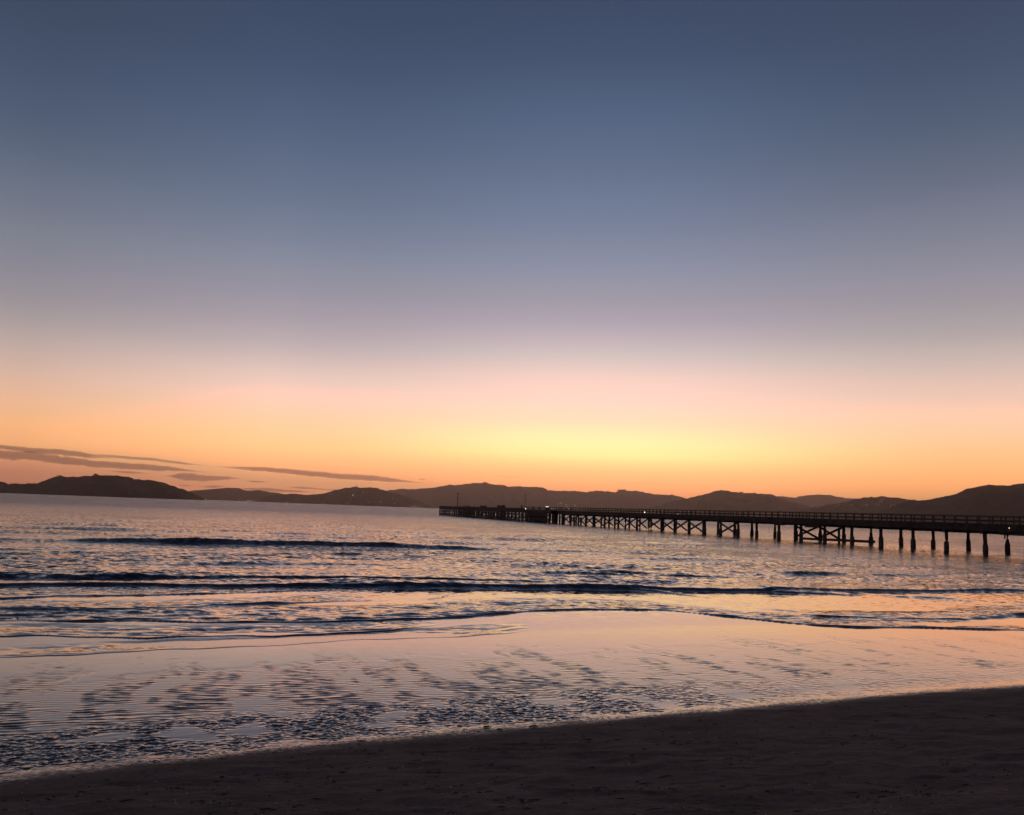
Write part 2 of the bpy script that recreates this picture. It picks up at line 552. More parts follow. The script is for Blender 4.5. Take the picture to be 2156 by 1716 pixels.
# breaking swells: offshore distance, height, front length, back length, s from, s to, taper
SWELL = [
    (26.9, 0.19, 0.30, 2.0, -60, 70, 3.0, 1),
    (30.6, 0.28, 0.44, 2.2, -60, 14.6, 6.0, 2),
    (32.9, 0.15, 0.40, 1.8, 10.5, 24.5, 3.0, 3),
    (32.2, 0.10, 0.40, 1.2, -45, -4, 6.0, 4),
    (35.9, 0.26, 0.42, 1.6, 26.5, 31.6, 1.6, 5),
    (35.2, 0.15, 0.40, 1.6, 31.5, 37.5, 2.0, 6),
    (34.3, 0.16, 0.45, 1.6, 12.5, 20.5, 2.5, 7),
    (33.4, 0.10, 0.40, 1.2, 39, 56, 3.0, 8),
    (53.4, 0.60, 0.70, 3.4, -8.0, 21.5, 8.0, 9),
    (54.2, 0.10, 0.6, 3.0, -30, 36, 14.0, 10),
    (38.4, 0.09, 0.5, 1.6, -30, 4, 6.0, 11),
    (41.5, 0.08, 0.5, 1.8, -34, -10, 6.0, 12),
    (47.0, 0.09, 0.6, 1.8, -50, -20, 7.0, 13),
    (63.0, 0.11, 0.8, 2.5, -50, -10, 10.0, 14),
    (74.0, 0.12, 1.0, 3.0, -20, 60, 14.0, 15),
]
_r = random.Random(21)
for _i in range(34):            # low short crests scattered over the bay
    _q = _r.uniform(33, 92)
    _s = _r.uniform(-0.75, 1.25) * _q
    _l = _r.uniform(5, 16)
    SWELL.append((_q, _r.uniform(0.05, 0.13) * (_q / 50) ** 0.5, 0.45 + _q / 150, 1.6 + _q / 60, _s, _s + _l, _l * 0.35, 30 + _i))


def build_sea():
    rad = np.concatenate([[5.0], px_rad(6.5, 11, 2.4, 3.0), px_rad(11, 60, 2.5, 4.2)[1:], px_rad(60, 400, 2.5, 3.0)[1:],
                          np.geomspace(400, 13500, 40)[1:]])
    X, Y, Rr = polar(35, 1000, 88, 60, rad)
    s, q = sq(X, Y)
    e = edge_dist(s, q)
    b = beach(e)
    # thin sheet of water that follows the wet sand, then the level sea
    film = 0.5 * (b + 0.0016 + np.sqrt((b + 0.0016) ** 2 + 0.00002))
    film = film - 0.5 * np.sqrt(0.00002) * sstep(e, 6, 9)
    film = film - sstep(2.0 - e, 0, 1.7) * 0.03
    film = np.where(e < 0.2, b - 0.03 - np.clip(0.2 - e, 0, 3) * 0.3, film)
    Z = film
    chop = np.zeros_like(X)
    wob = 0.10 * perlin(s / 0.8, q / 3.0, 101)
    behind = np.full_like(X, 0.0)
    for i, (pts, A, L, rough) in enumerate(FR):
        cs, cq = curve(pts)
        c = np.interp(s, cs, cq) + wob * (0.6 + 0.2 * i % 3)
        span = cs[-1] - cs[0]
        inside = sstep(s, cs[0], cs[0] + 0.12 * span + 0.05) * (1 - sstep(s, cs[-1] - 0.18 * span - 0.05, cs[-1]))
        if i in (0, 2):
            inside = sstep(s, cs[0] - 0.01, cs[0]) * (1 - sstep(s, cs[-1] - 0.1 * span, cs[-1]))
        d = q - c
        w = A * 1.6 + 0.010 * np.clip(Rr - 12, 0, 30) / 6
        front = sstep(d, 0, w)
        back = np.exp(-np.clip(d - w, 0, None) / L)
        Z = Z + inside * A * front * back * (0.8 + 0.5 * perlin(s / 1.1, q / 5, 201 + i))
        chop = np.maximum(chop, rough * inside * sstep(d, 0.02, 0.25) * (1 - sstep(d, 0.9 * L, 1.7 * L)))
    for (q0, A, wf, L, s0, s1, tp, k) in SWELL:
        A, wf = A * 0.55, wf * 0.8
        mk = (q > q0 - 2.5) & (q < q0 + 3 + 4.5 * L) & (s > s0) & (s < s1)
        if not mk.any():
            continue
        sm, qm = s[mk], q[mk]
        z0 = sm * 0
        c = q0 + 0.05 * perlin(sm / 0.3, qm / 1.2, 315 + k) + 0.30 * perlin(sm / 5.0, z0 + k * 3.1, 301) + 0.8 * perlin(sm / 17.0, z0 + k * 1.7, 303) + 0.07 * perlin(sm / 0.8, qm / 4, 305 + k)
        inside = sstep(sm, s0, s0 + tp) * (1 - sstep(sm, s1 - tp, s1))
        d = qm - c
        ht = A * (0.85 + 0.24 * perlin(sm / 3.2, z0 + k, 307) + 0.12 * perlin(sm / 0.5, qm / 2, 309))
        Z[mk] += inside * ht * sstep(d, -wf / 2, wf / 2) * np.exp(-(np.clip(d - wf / 2, 0, None) / L) ** 1.3)
    # wind chop: many small wave trains running onshore
    sea = sstep(q, 26.0, 30.0)
    lull = 0.55 + 0.75 * sstep(fbm(s / 14, q / 5.5, 401, 3), -0.45, 0.5)
    rows = np.where((rad > 9) & (rad < 300))[0]
    sl = slice(rows[0], rows[-1] + 1)
    Xs, Ys, Rs = X[sl], Y[sl], Rr[sl]
    part = np.zeros_like(Xs)
    r2 = np.random.default_rng(3)
    spacing = np.gradient(Rr, axis=0)[sl]
    warps = [perlin(Xs / (0.5 * 3 ** j) * 0.4, Ys / (0.5 * 3 ** j) * 0.4, 500 + j) for j in range(5)]
    for i in range(62):
        lam = 0.28 * (36 ** (i / 61.0))
        th = SA + math.pi / 2 + r2.normal(0, 0.42 if lam < 3 else 0.22)
        kx, ky = 2 * math.pi / lam * math.cos(th), 2 * math.pi / lam * math.sin(th)
        amp = 0.0150 * lam ** 1.02 / 6.2 * (1.7 if lam < 1.0 else 1.0 if lam < 4 else 0.75)
        vis = sstep(lam / np.maximum(spacing * abs(math.sin(th)) + 1e-3, 1e-3), 2.2, 4.5)
        w = warps[min(4, i // 13)] * (1.4 if i % 2 else -1.4)
        part += amp * vis * np.sin(kx * Xs + ky * Ys + r2.uniform(0, 6.28) + w)
    chopz = np.zeros_like(X)
    chopz[sl] = part
    Z = Z + chopz * lull * np.clip(sea + 0.62 * chop * (q > 9), 0, 1)
    patches = sstep(fbm(s / 0.9, q / 0.7, 601, 3), -0.5, 0.4)
    # inshore the film drains away and leaves the wet sand itself as the mirror
    amp, ph = backwash(X, Y, s, q, e)
    Z = Z - 0.006 * (1 - sstep(e + 0.5 * fbm(s / 0.9, q / 0.7, 8, 3), 3.4, 5.2)) - 0.004 * sstep(amp, 0.0, 0.6) * (1 - sstep(e, 4.4, 6.0))
    sig = 0.003 + 0.16 * chop * (0.25 + 0.75 * patches) + 0.24 * sea * lull + 0.08 * sstep(q, 50, 160)
    sig = sig + 0.02 * sstep(e, 8.5, 12)
    return grid_mesh('sea_water', X, Y, Z, sea_mat(), {'ruffle': sig, 'offing': 0.25 * sstep(q, 26, 60) + 0.75 * sstep(q, 60, 300), 'depth': sstep(e, 7, 20)}, 'structure')


def sea_mat():
    m, b, out = new_mat('sea_water')
    g = b.n('ShaderNodeNewGeometry')
    mp = b.n('ShaderNodeMapping', inp={'Rotation': (0, 0, -SA), 'Scale': (0.55, 1.0, 1.0)})
    b.l(g.outputs['Position'], mp.inputs['Vector'])
    n1 = b.n('ShaderNodeTexNoise', inp={'Scale': 6.0, 'Detail': 3.0, 'Roughness': 0.6})
    b.l(mp.outputs[0], n1.inputs['Vector'])
    a = b.n('ShaderNodeAttribute', attribute_name='ruffle')
    off = b.n('ShaderNodeAttribute', attribute_name='offing')
    dep = b.n('ShaderNodeAttribute', attribute_name='depth')
    # facets: noise vector tilts the normal by the local ruffle
    sub = b.n('ShaderNodeVectorMath', operation='SUBTRACT', inp={1: (0.5, 0.5, 0.5)})
    b.l(n1.outputs['Color'], sub.inputs[0])
    mulv = b.n('ShaderNodeVectorMath', operation='MULTIPLY', inp={1: (1.0, 1.0, 0.0)})
    b.l(sub.outputs[0], mulv.inputs[0])
    scl = b.n('ShaderNodeVectorMath', operation='SCALE')
    b.l(mulv.outputs[0], scl.inputs[0])
    b.l(b.math('MULTIPLY', a.outputs['Fac'], 5.0), scl.inputs['Scale'])
    add = b.n('ShaderNodeVectorMath', operation='ADD')
    b.l(g.outputs['Normal'], add.inputs[0])
    b.l(scl.outputs[0], add.inputs[1])
    # waves lean towards the shore, so the faces one sees tip that way a little
    lean = b.n('ShaderNodeCombineXYZ')
    ln = b.mr(off.outputs['Fac'], 0, 1, 0.0, 0.15)
    b.l(b.math('MULTIPLY', ln, -NQ[0]), lean.inputs[0])
    b.l(b.math('MULTIPLY', ln, -NQ[1]), lean.inputs[1])
    add2 = b.n('ShaderNodeVectorMath', operation='ADD')
    b.l(add.outputs[0], add2.inputs[0])
    b.l(lean.outputs[0], add2.inputs[1])
    nm = b.n('ShaderNodeVectorMath', operation='NORMALIZE')
    b.l(add2.outputs[0], nm.inputs[0])
    p = b.n('ShaderNodeBsdfPrincipled', inp={'IOR': 1.55, 'Roughness': 0.06})
    b.l(b.mix(dep.outputs['Fac'], (0.030, 0.026, 0.026, 1), (0.020, 0.022, 0.030, 1)), p.inputs['Base Color'])
    b.l(b.mr(off.outputs['Fac'], 0, 1, 0.05, 0.20), p.inputs['Roughness'])
    b.l(nm.outputs[0], p.inputs['Normal'])
    b.l(p.outputs[0], out.inputs[0])
    return m


build_sand()
build_sea()

# ------------------------------------------------------------------ hills across the harbour
def hill_mat():
    m, b, out = new_mat('hill_bush')
    t = b.n('ShaderNodeTexCoord')
    n = b.n('ShaderNodeTexNoise', inp={'Scale': 0.012, 'Detail': 8.0, 'Roughness': 0.7})
    b.l(t.outputs['Object'], n.inputs['Vector'])
    p = b.n('ShaderNodeBsdfPrincipled', inp={'Roughness': 0.95, 'Specular IOR Level': 0.1})
    b.l(b.ramp(n.outputs[0], [(0.3, (0.035, 0.036, 0.024, 1)), (0.7, (0.095, 0.085, 0.058, 1))]), p.inputs['Base Color'])
    b.l(p.outputs[0], out.inputs[0])
    return m


HM = hill_mat()
TREES = {}
HILLS = [
    # name, distance, depth of the front slope, bushy roughness (m), skyline in source pixels
    ('island_hill', 3000, 260, 2.2, zoomed(0, 1280, 1.658, [(-340, 262), (-300, 245), (-120, 228), (0, 219), (40, 225), (100, 228), (175, 228), (215, 215), (240, 200), (290, 192), (340, 195), (400, 192), (440, 187), (465, 182), (500, 187),
     (560, 189), (610, 191), (650, 205), (700, 208), (740, 213), (790, 221), (830, 235), (870, 249), (910, 263), (950, 281), (980, 293), (1000, 305), (1012, 312)])),
    ('harbour_hill', 7400, 900, 4.0, zoomed(0, 1280, 1.658, [(830, 306), (860, 288), (900, 267), (950, 262), (1000, 259), (1050, 254), (1100, 248), (1150, 249), (1180, 256), (1200, 263), (1260, 260), (1330, 271), (1400, 280), (1500, 300), (1560, 325)])),
    ('wooded_hill', 5600, 700, 3.6, zoomed(0, 1280, 1.658, [(1230, 323), (1290, 293), (1360, 284), (1420, 278), (1480, 283), (1560, 278), (1610, 265), (1660, 253), (1720, 242), (1750, 247), (1790, 246), (1830, 248), (1870, 262),
     (1900, 271), (1960, 286), (2010, 305), (2060, 325), (2100, 341), (2115, 347)])),
    ('main_range', 9000, 1600, 5.0, zoomed(0, 1280, 1.658, [(1700, 330), (1760, 300), (1820, 275), (1880, 261), (1950, 252), (2020, 255)]) +
     zoomed(1250, 1400, 4.79, [(0, 150), (100, 138), (230, 115), (330, 97), (430, 107), (500, 90), (600, 85), (660, 73), (760, 75), (830, 61), (880, 82), (970, 98), (1090, 102), (1140, 125), (1210, 122), (1300, 118), (1360, 127), (1510, 127), (1600, 135), (1680, 150), (1692, 173), (1800, 182)]) +
     zoomed(1650, 1420, 4.312, [(150, 80), (280, 95), (420, 78), (570, 85), (650, 99), (700, 82), (745, 76), (780, 77), (900, 78), (980, 88), (1130, 118), (1280, 130), (1370, 128), (1460, 150), (1560, 175), (1700, 215), (1900, 260), (2100, 330)])),
    ('bare_hill', 6400, 900, 4.0, zoomed(1650, 1420, 4.312, [(1000, 330), (1150, 275), (1300, 228), (1420, 200), (1500, 188), (1570, 173), (1650, 155), (1750, 130), (1850, 104), (1900, 86), (1990, 70), (2080, 76)]) +
     zoomed(2050, 1440, 4.312, [(460, 15), (540, 20), (640, 22), (700, 20), (850, 34), (910, 36), (960, 60), (1050, 95), (1150, 130), (1300, 170), (1500, 215), (1700, 270)])),
    ('distant_range', 10200, 1400, 4.5, zoomed(2050, 1440, 4.312, [(700, 240), (800, 130), (880, 78), (960, 63), (1050, 60), (1100, 70), (1190, 80), (1260, 65), (1340, 50), (1490, 38), (1640, 45), (1740, 68), (1850, 85), (2000, 92), (2150, 100), (2350, 150), (2600, 260)])),
    ('suburb_hill', 4600, 650, 3.0, zoomed(2050, 1440, 4.312, [(1080, 290), (1300, 228), (1500, 194), (1650, 165), (1830, 135), (1950, 105), (2050, 88)]) +
     zoomed(2450, 1440, 3.92, [(350, 70), (440, 65), (530, 52), (580, 62), (700, 72), (760, 80), (860, 96), (940, 106), (1050, 118), (1200, 150), (1400, 200), (1600, 290)])),
    ('headland_hill', 3000, 520, 0.9, zoomed(2450, 1440, 3.92, [(520, 250), (620, 190), (720, 140), (800, 115), (860, 106), (940, 103), (1050, 97), (1130, 80), (1250, 55)]) +
     zoomed(2000, 1380, 2.156, [(1480, 187), (1560, 180), (1640, 165), (1720, 148), (1760, 131), (1790, 116), (1820, 112), (1900, 97), (1930, 90), (2000, 90), (2060, 93), (2110, 83), (2156, 77), (2300, 62), (2500, 50), (2750, 70), (3000, 120)])),
]


def build_hill(idx, name, D, depth, bush, sky):
    pts = sorted(S2(sky))
    az, hh = [], []
    for u, v in pts:
        p = far(u, v, D)
        az.append(math.atan2(p.x, p.y))
        hh.append(p.z)
    step = 0.28 / 887
    A = np.arange(az[0], az[-1], step)
    H0 = np.interp(A, az, hh)
    k = np.ones(5) / 5
    H0 = np.convolve(np.pad(H0, 2, mode='edge'), k, 'valid')
    T = np.concatenate([np.linspace(-1, 0, 34), np.linspace(0, 1, 16)[1:]])    # front foot .. ridge .. back
    Tm, Am = np.meshgrid(T, A, indexing='ij')
    Hm = np.broadcast_to(H0, Tm.shape)
    arc = Am * D
    dist = D + np.where(Tm < 0, Tm * depth, Tm * depth * 1.2)
    prof = np.where(Tm < 0, (1 + Tm) ** 0.85, (1 - Tm) ** 1.1)
    spur = fbm(arc / (depth * 0.42) + 0.4 * perlin(arc / 300, dist / 300, idx), dist / (depth * 1.4), 900 + idx * 7, 4)
    inner = np.sin(np.pi * np.clip(-Tm, 0, 1))
    prof = prof * (1 + 0.42 * inner * spur) - 0.05 * inner
    z = np.maximum(Hm, 0) * np.clip(prof, 0, 1.0)
    bushy = bush * (fbm(arc / (bush * 9), dist / (bush * 9), 950 + idx, 3) * 0.7 + 0.9 * np.abs(perlin(arc / (bush * 4), dist / (bush * 4), 960 + idx)))
    z = z + 1.5 * bushy * np.clip(z / 25, 0, 1)
    z[0, :] = -1.0
    z[-1, :] = -1.0
    X, Y = dist * np.sin(Am), dist * np.cos(Am)
    o = grid_mesh(name, X, Y, z, HM, kind='structure')
    # BVH of the slope, used to stand the houses and lamps on it
    vs = np.stack([X, Y, z], -1).reshape(-1, 3)
    nr, nc = X.shape
    st = 3
    ii = [(r * nc + c, r * nc + min(c + st, nc - 1), (r + 1) * nc + min(c + st, nc - 1), (r + 1) * nc + c) for r in range(nr - 1) for c in range(0, nc - 1, st)]
    TREES[name] = BVHTree.FromPolygons([tuple(x) for x in vs], ii)
    return o


for i, (n, D, dp, bs, sk) in enumerate(HILLS):
    build_hill(i, n, D, dp, bs, sk)


def on_hill(u, v):
    """first hill point in the direction u, v"""
    d = ray(u, v)
    best = None
    for t in TREES.values():
        h = t.ray_cast(Vector((0, 0, EYE)), d, 20000)
        if h[0] is not None and (best is None or h[3] < best[1]):
            best = (h[0], h[3])
    return best[0] if best else None


# ------------------------------------------------------------------ wharf
WOOD = simple_mat('wharf_timber', (0.050, 0.036, 0.029), 0.85, 0.45, 1.4)
WOOD2 = simple_mat('wharf_rail_timber', (0.075, 0.050, 0.038), 0.8, 0.35, 2.0)
CONC = simple_mat('pile_concrete', (0.085, 0.070, 0.062), 0.9, 0.35, 3.0)
IRON = simple_mat('dark_iron', (0.035, 0.030, 0.028), 0.6, 0.3, 6.0)

P1, P2 = at(1923, 1156.8), at(1367.5, 1116.3)
AX = (P2 - P1).normalized()                 # along the wharf, out to sea
BX = Vector((AX.y, -AX.x, 0))               # across it, away from the camera
UP = Vector((0, 0, 1))
DECK, SOFF = 2.77, 1.92
NARROW = 5.2


def wp(t, b, z):
    return P1 + AX * t + BX * b + UP * z


def t_of(u, b=0.0, z=0.0):
    """distance along the wharf where the line b, z crosses photo column u"""
    lo, hi = -60.0, 420.0
    for _ in range(60):
        mid = (lo + hi) / 2
        if proj(wp(mid, b, z))[0] > u:
            lo = mid
        else:
            hi = mid
    return lo


HB0 = -2.2                                  # front face of the wharf head stands forward
T_HEAD = t_of(1158, HB0)
T_END = t_of(925.5, HB0)
T_NEAR = -34.0
print('wharf head', T_HEAD, T_END)
wharf = empty('wharf', wp(0, 0, 0))
tag(wharf, 'long dark timber wharf on piles reaching across the bay from the right', 'wharf')


def wpart(mb, name, mat, parent=None, smooth=False):
    o = mb.build(name, mat, None, smooth)
    p = parent or wharf
    o.parent = p
    o.matrix_parent_inverse = Matrix.Translation(-wharf.location)
    return o


# NB sub-parts: their parent parts carry an offset already, so they use an identity inverse
def wsub(mb, name, mat, parent, smooth=False):
    o = mb.build(name, mat, None, smooth)
    o.parent = parent
    return o


# approach deck: planks on stringers, edge beams
d = MB()
n = 0
t = T_NEAR
while t < T_HEAD:                            # planking across, a few mm between boards
    w = 0.60
    d.box(wp(t + w / 2, NARROW / 2, DECK - 0.045 + random.uniform(-0.006, 0.006)), (w - 0.014, NARROW + 1.0 + random.uniform(-.05, .05), 0.09), AX, BX, UP)
    t += w
wpart(d, 'deck', WOOD)
for b in (-0.30, 1.55, 4.15, NARROW + 0.30):
    m = MB()
    t = T_NEAR
    while t < T_HEAD - 0.1:
        L = min(9.1, T_HEAD - t)
        m.box(wp(t + L / 2, b, (DECK - 0.09 + SOFF + 0.28) / 2 + random.uniform(-0.012, 0.012)), (L - 0.01, 0.30, DECK - 0.09 - SOFF - 0.28), AX, BX, UP)
        t += L
    wpart(m, 'stringer', WOOD)
for b in (-0.42, NARROW + 0.42):
    k = MB()
    t = T_NEAR
    while t < T_HEAD - 0.1:
        L = min(6.1, T_HEAD - t)
        k.box(wp(t + L / 2, b, DECK + 0.06 + random.uniform(-0.01, 0.01)), (L - 0.12, 0.16, 0.13), AX, BX, UP)
        t += L
    wpart(k, 'kerb', WOOD)

# front piles were read off the photograph; the rest of the row keeps their spacing
front_u = [2075.1, 1993.2, 1923, 1855.2, 1794.1, 1736.6, 1686.6, 1639.9, 1593.3, 1554.1, 1517.4, 1483.2]
front_u += [proj_ * 2156 / 3000 for proj_ in [1650 + z / 4.312 for z in (1785, 1585, 1410, 1240, 1080, 930, 785, 650, 525, 395, 285, 190, 95)]]
front_t = sorted(t_of(u) for u in front_u)
clean = [front_t[0]]
for t in front_t[1:]:
    if t - clean[-1] > 2.6:
        clean.append(t)
front_t = clean
while front_t[-1] + 4.6 < T_HEAD - 2:
    front_t.append(front_t[-1] + 4.6)
while front_t[0] - 4.7 > T_NEAR + 1:
    front_t.insert(0, front_t[0] - 4.7)
print('bents', len(front_t), [round(a, 1) for a in front_t])


def pile_mb(t, b, ztop, r, lean=0.0):
    m = MB()
    z = [-2.2, -0.3, 0.5, 1.3, ztop]
    m.tube([wp(t + lean * (ztop - a) / ztop + random.uniform(-.02, .02), b + random.uniform(-.015, .015), a) for a in z], [r * 1.04, r * 1.03, r, r * .98, r * .96], 10, 0.04)
    return m


T_SLEEVE = t_of(1500)
back_t = sorted(t_of(u, NARROW) for u in (2300, 2210, 2122, 2039.4, 1965.1, 1897.3, 1834.1, 1777, 1727, 1676, 1631.7))
back_t += [t for t in front_t if t > back_t[-1] + 3.4]
for row, (b, ts) in enumerate(((0.0, front_t), (NARROW, back_t))):
    for t in ts:
        r = random.uniform(0.165, 0.19) if t < T_SLEEVE else random.uniform(0.19, 0.225)
        p = wpart(pile_mb(t, b, SOFF + 0.02, r, random.uniform(-.1, .1)), 'pile', WOOD, None, True)
        if t < T_SLEEVE + 3:
            s = MB()
            zt = random.uniform(0.85, 1.1)
            rr = r * random.uniform(1.28, 1.42)
            s.tube([wp(t, b, -2.1), wp(t, b, 0.0), wp(t, b, 0.12), wp(t, b, zt - 0.06), wp(t, b, zt), wp(t, b, zt + 0.10)],
                   [rr * .95, rr * .97, rr * 1.06, rr * 1.0, rr * .97, r * 1.0], 12, 0.05)
            wsub(s, 'sleeve', CONC, p, True)
for t in front_t:
    c = MB()
    c.box(wp(t, NARROW / 2, SOFF + 0.15), (0.34, NARROW + random.choice((0.7, 0.9, 1.3)), 0.265), AX, BX, UP)
    wpart(c, 'pile_cap', WOOD)


def brace(t0, t1, b, z0=0.35, z1=SOFF - 0.02, w=0.19, name='cross_brace', off=0.16):
    m = MB()
    sag = random.uniform(-.08, .08)
    m.beam(wp(t0 + .1, b - off, z1), wp(t1 - .1, b - off, z0 + sag), w, 0.10, BX)
    m.beam(wp(t0 + .1, b - off - 0.11, z0 - sag), wp(t1 - .1, b - off - 0.11, z1), w, 0.10, BX)
    return wpart(m, name, WOOD)


braced = [i for i in range(len(front_t) - 1)
          if front_t[i] >= t_of(1484) - 0.5
          or t_of(1556) - 0.5 <= front_t[i] < t_of(1519) - 0.5]
for i in braced:
    brace(front_t[i], front_t[i + 1], 0.0, w=0.24)
# extra braces near the old landing, on the far row, and the low waling there
for a, c in ((1727, 1676), (1777, 1727)):
    brace(t_of(a, NARROW), t_of(c, NARROW), NARROW, 0.36, w=0.26)
wl = MB()
wl.beam(wp(t_of(1838), 0.2, 0.52), wp(t_of(1690), 0.1, 0.34), 0.24, 0.30)
wpart(wl, 'waling', WOOD)
for uu in (1672, 1765):
    sp = MB()
    tt = t_of(uu)
    sp.tube([wp(tt, 0.1, -2.2), wp(tt, 0.1, SOFF + .02)], [0.16, 0.15], 8, 0.05)
    wpart(sp, 'fender_pile', WOOD, None, True)
# odd blocks, pipe ends and hangers under the deck edge
for uu, ln_, zz in ((1648, 1.6, 0.28), (1715, 2.6, 0.36), (2128, 1.4, 0.22), (2150, 3.0, 0.24)):
    hb = MB()
    tt = t_of(uu)
    hb.box(wp(tt, -0.36, SOFF + 0.22 - zz / 2), (ln_, 0.28, zz), AX, BX, UP)
    wpart(hb, 'corbel', WOOD)
for uu in (1374, 1487, 2126):
    hb = MB()
    tt = t_of(uu)
    hb.tube([wp(tt, -0.5, SOFF - 0.34), wp(tt, -0.5, SOFF + 0.3)], [0.07, 0.07], 8)
    wpart(hb, 'hanger', IRON)

# railings on both edges
T_RAIL = t_of(1108, 0, DECK)
for side, b in ((0, -0.34), (1, NARROW + 0.34)):
    ts = []
    t = T_NEAR + 0.4 + side * 0.3
    while t < T_RAIL:
        ts.append(t)
        t += 1.52
    rl = MB()
    for j in range(len(ts) - 1):
        za, zb = random.uniform(-.012, .012), random.uniform(-.012, .012)
        rl.beam(wp(ts[j], b, DECK + 0.84 + za), wp(ts[j + 1], b, DECK + 0.84 + za), 0.13, 0.07)
        rl.beam(wp(ts[j], b - 0.05, DECK + 0.43 + zb), wp(ts[j + 1], b - 0.05, DECK + 0.43 + zb), 0.05, 0.11)
    rail = wpart(rl, 'railing', WOOD2)
    rest = MB()
    for j, t in enumerate(ts):
        m = MB() if j < 50 else rest
        ln_ = random.uniform(-.012, .012)
        m.beam(wp(t, b, DECK - 0.12), wp(t + ln_, b, DECK + 0.806), 0.10, 0.10, AX)
        if j < 50:
            wsub(m, 'post', WOOD2, rail)
    o = wsub(rest, 'post', WOOD2, rail)
    o['kind'] = 'stuff'

# wharf head: wider, heavier, closely piled
HDECK = 2.92
HW = 9.0
hd = MB()
hd.box(wp((T_HEAD + T_END) / 2, HB0 + HW / 2, HDECK - 0.12), (T_END - T_HEAD, HW + 0.6, 0.24), AX, BX, UP)
for b in (HB0 - 0.02, HB0 + HW / 2, HB0 + HW):
    hd.box(wp((T_HEAD + T_END) / 2, b, HDECK - 0.242 - 0.3), (T_END - T_HEAD - 0.02, 0.34, 0.6), AX, BX, UP)
wpart(hd, 'head_deck', WOOD)
T_KERB = t_of(1104, HB0, HDECK)
kb = MB()
t = T_KERB
while t < T_END - 1:
    L = min(random.uniform(5, 9), T_END - t)
    kb.box(wp(t + L / 2, HB0 - 0.1, HDECK + 0.16 + random.uniform(-0.03, 0.03)), (L - 0.06, 0.34, 0.34), AX, BX, UP)
    t += L
wpart(kb, 'head_kerb', WOOD)
nh = int((T_END - T_HEAD) / 3.3)
rest = MB()
ht = [T_HEAD + 0.5 + (T_END - T_HEAD - 0.9) * i / nh for i in range(nh + 1)]
for i, t in enumerate(ht):
    wpart(pile_mb(t, HB0 - 0.05, HDECK - 0.8, random.uniform(0.19, 0.23), random.uniform(-.15, .15)), 'pile', WOOD, None, True)
    for b in (HB0 + 2.9, HB0 + 6.0, HB0 + HW):
        if random.random() < 0.08:
            continue
        pm = pile_mb(t + random.uniform(-.5, .5), b, HDECK - 0.8, random.uniform(0.18, 0.23), random.uniform(-.2, .2))
        rest.add(pm.v, pm.f)
    if random.random() < 0.55:
        pm = pile_mb(t + 1.6, HB0 - 0.3, HDECK - 0.5, 0.17, 0)
        rest.add(pm.v, pm.f)
    if i < len(ht) - 1 and random.random() < 0.8:
        brace(t, ht[i + 1], HB0, 0.3, HDECK - 0.9, 0.2)
o = wpart(rest, 'pile', WOOD, None, True)
o['kind'] = 'stuff'
for z, f0, f1 in ((1.75, 0.0, 0.94), (0.85, 0.0, 0.93), (0.3, 0.1, 0.985)):
    m = MB()
    m.beam(wp(T_HEAD + (T_END - T_HEAD) * f0, HB0 - 0.32, z), wp(T_HEAD + (T_END - T_HEAD) * f1, HB0 - 0.32, z), 0.2, 0.3)
    wpart(m, 'waling', WOOD)

# ------------------------------------------------------------------ things standing on the wharf
def emit(name, color, strength):
    m, b, out = new_mat(name)
    e = b.n('ShaderNodeEmission', inp={'Color': tuple(color) + (1,), 'Strength': strength})
    b.l(e.outputs[0], out.inputs[0])
    m.cycles.emission_sampling = 'NONE'
    return m


LW = emit('lamp_white', (0.95, 1.0, 0.86), 2.3)
LG = emit('lamp_pale', (0.86, 1.0, 0.80), 2.6)
LY = emit('lamp_yellow', (1.0, 0.80, 0.35), 4.0)
LD = emit('lamp_dim', (1.0, 0.86, 0.66), 1.7)
PAINT = simple_mat('faded_paint', (0.10, 0.085, 0.075), 0.7, 0.3, 4.0)


def on_head(u, b):
    return wp(t_of(u, b, HDECK), b, HDECK)


def stand(name, loc, label, cat, group=None):
    o = empty(name, loc, math.atan2(AX.y, AX.x))
    tag(o, label, cat, group)
    return o


def u1(z):
    return (1250 + z / 4.79) * 2156 / 3000


# navigation mast
o = stand('beacon_mast', on_head(u1(430), HB0 + 3), 'tall thin mast with stacked lamps and fittings near the seaward end of the wharf', 'mast')
m = MB(); m.tube([(0, 0, 0), (0, 0, 2.2), (0, 0, 4.75)], [0.11, 0.085, 0.07], 8); m.build('pole', IRON, o, True)
m = MB(); m.box((0, 0, 0.06), (0.5, 0.5, 0.12)); m.build('base_plate', IRON, o)
m = MB(); m.tube([(0, 0, 4.3), (0, 0, 4.36), (0, 0, 4.62), (0, 0, 4.78), (0, 0, 4.9)], [0.1, 0.2, 0.22, 0.16, 0.03], 10); m.build('lantern', IRON, o, True)
m = MB(); m.box((0.12, 0, 3.85), (0.34, 0.26, 0.22)); m.build('bracket', IRON, o)
m = MB(); m.tube([(0, 0, 2.75), (0, 0, 2.8), (0, 0, 3.3), (0, 0, 3.36)], [0.09, 0.19, 0.19, 0.09], 10); m.build('signal_lamp', IRON, o, True)
m = MB(); m.box((-0.1, 0, 2.35), (0.32, 0.22, 0.34)); m.build('control_box', IRON, o)
m = MB()
for a in (0, 1):
    for s_ in (-1, 1):
        m.beam((0, 0, 2.0), (s_ * 0.7 * (1 - a), s_ * 0.7 * a, 0.1), 0.03)
m.build('stay', IRON, o)
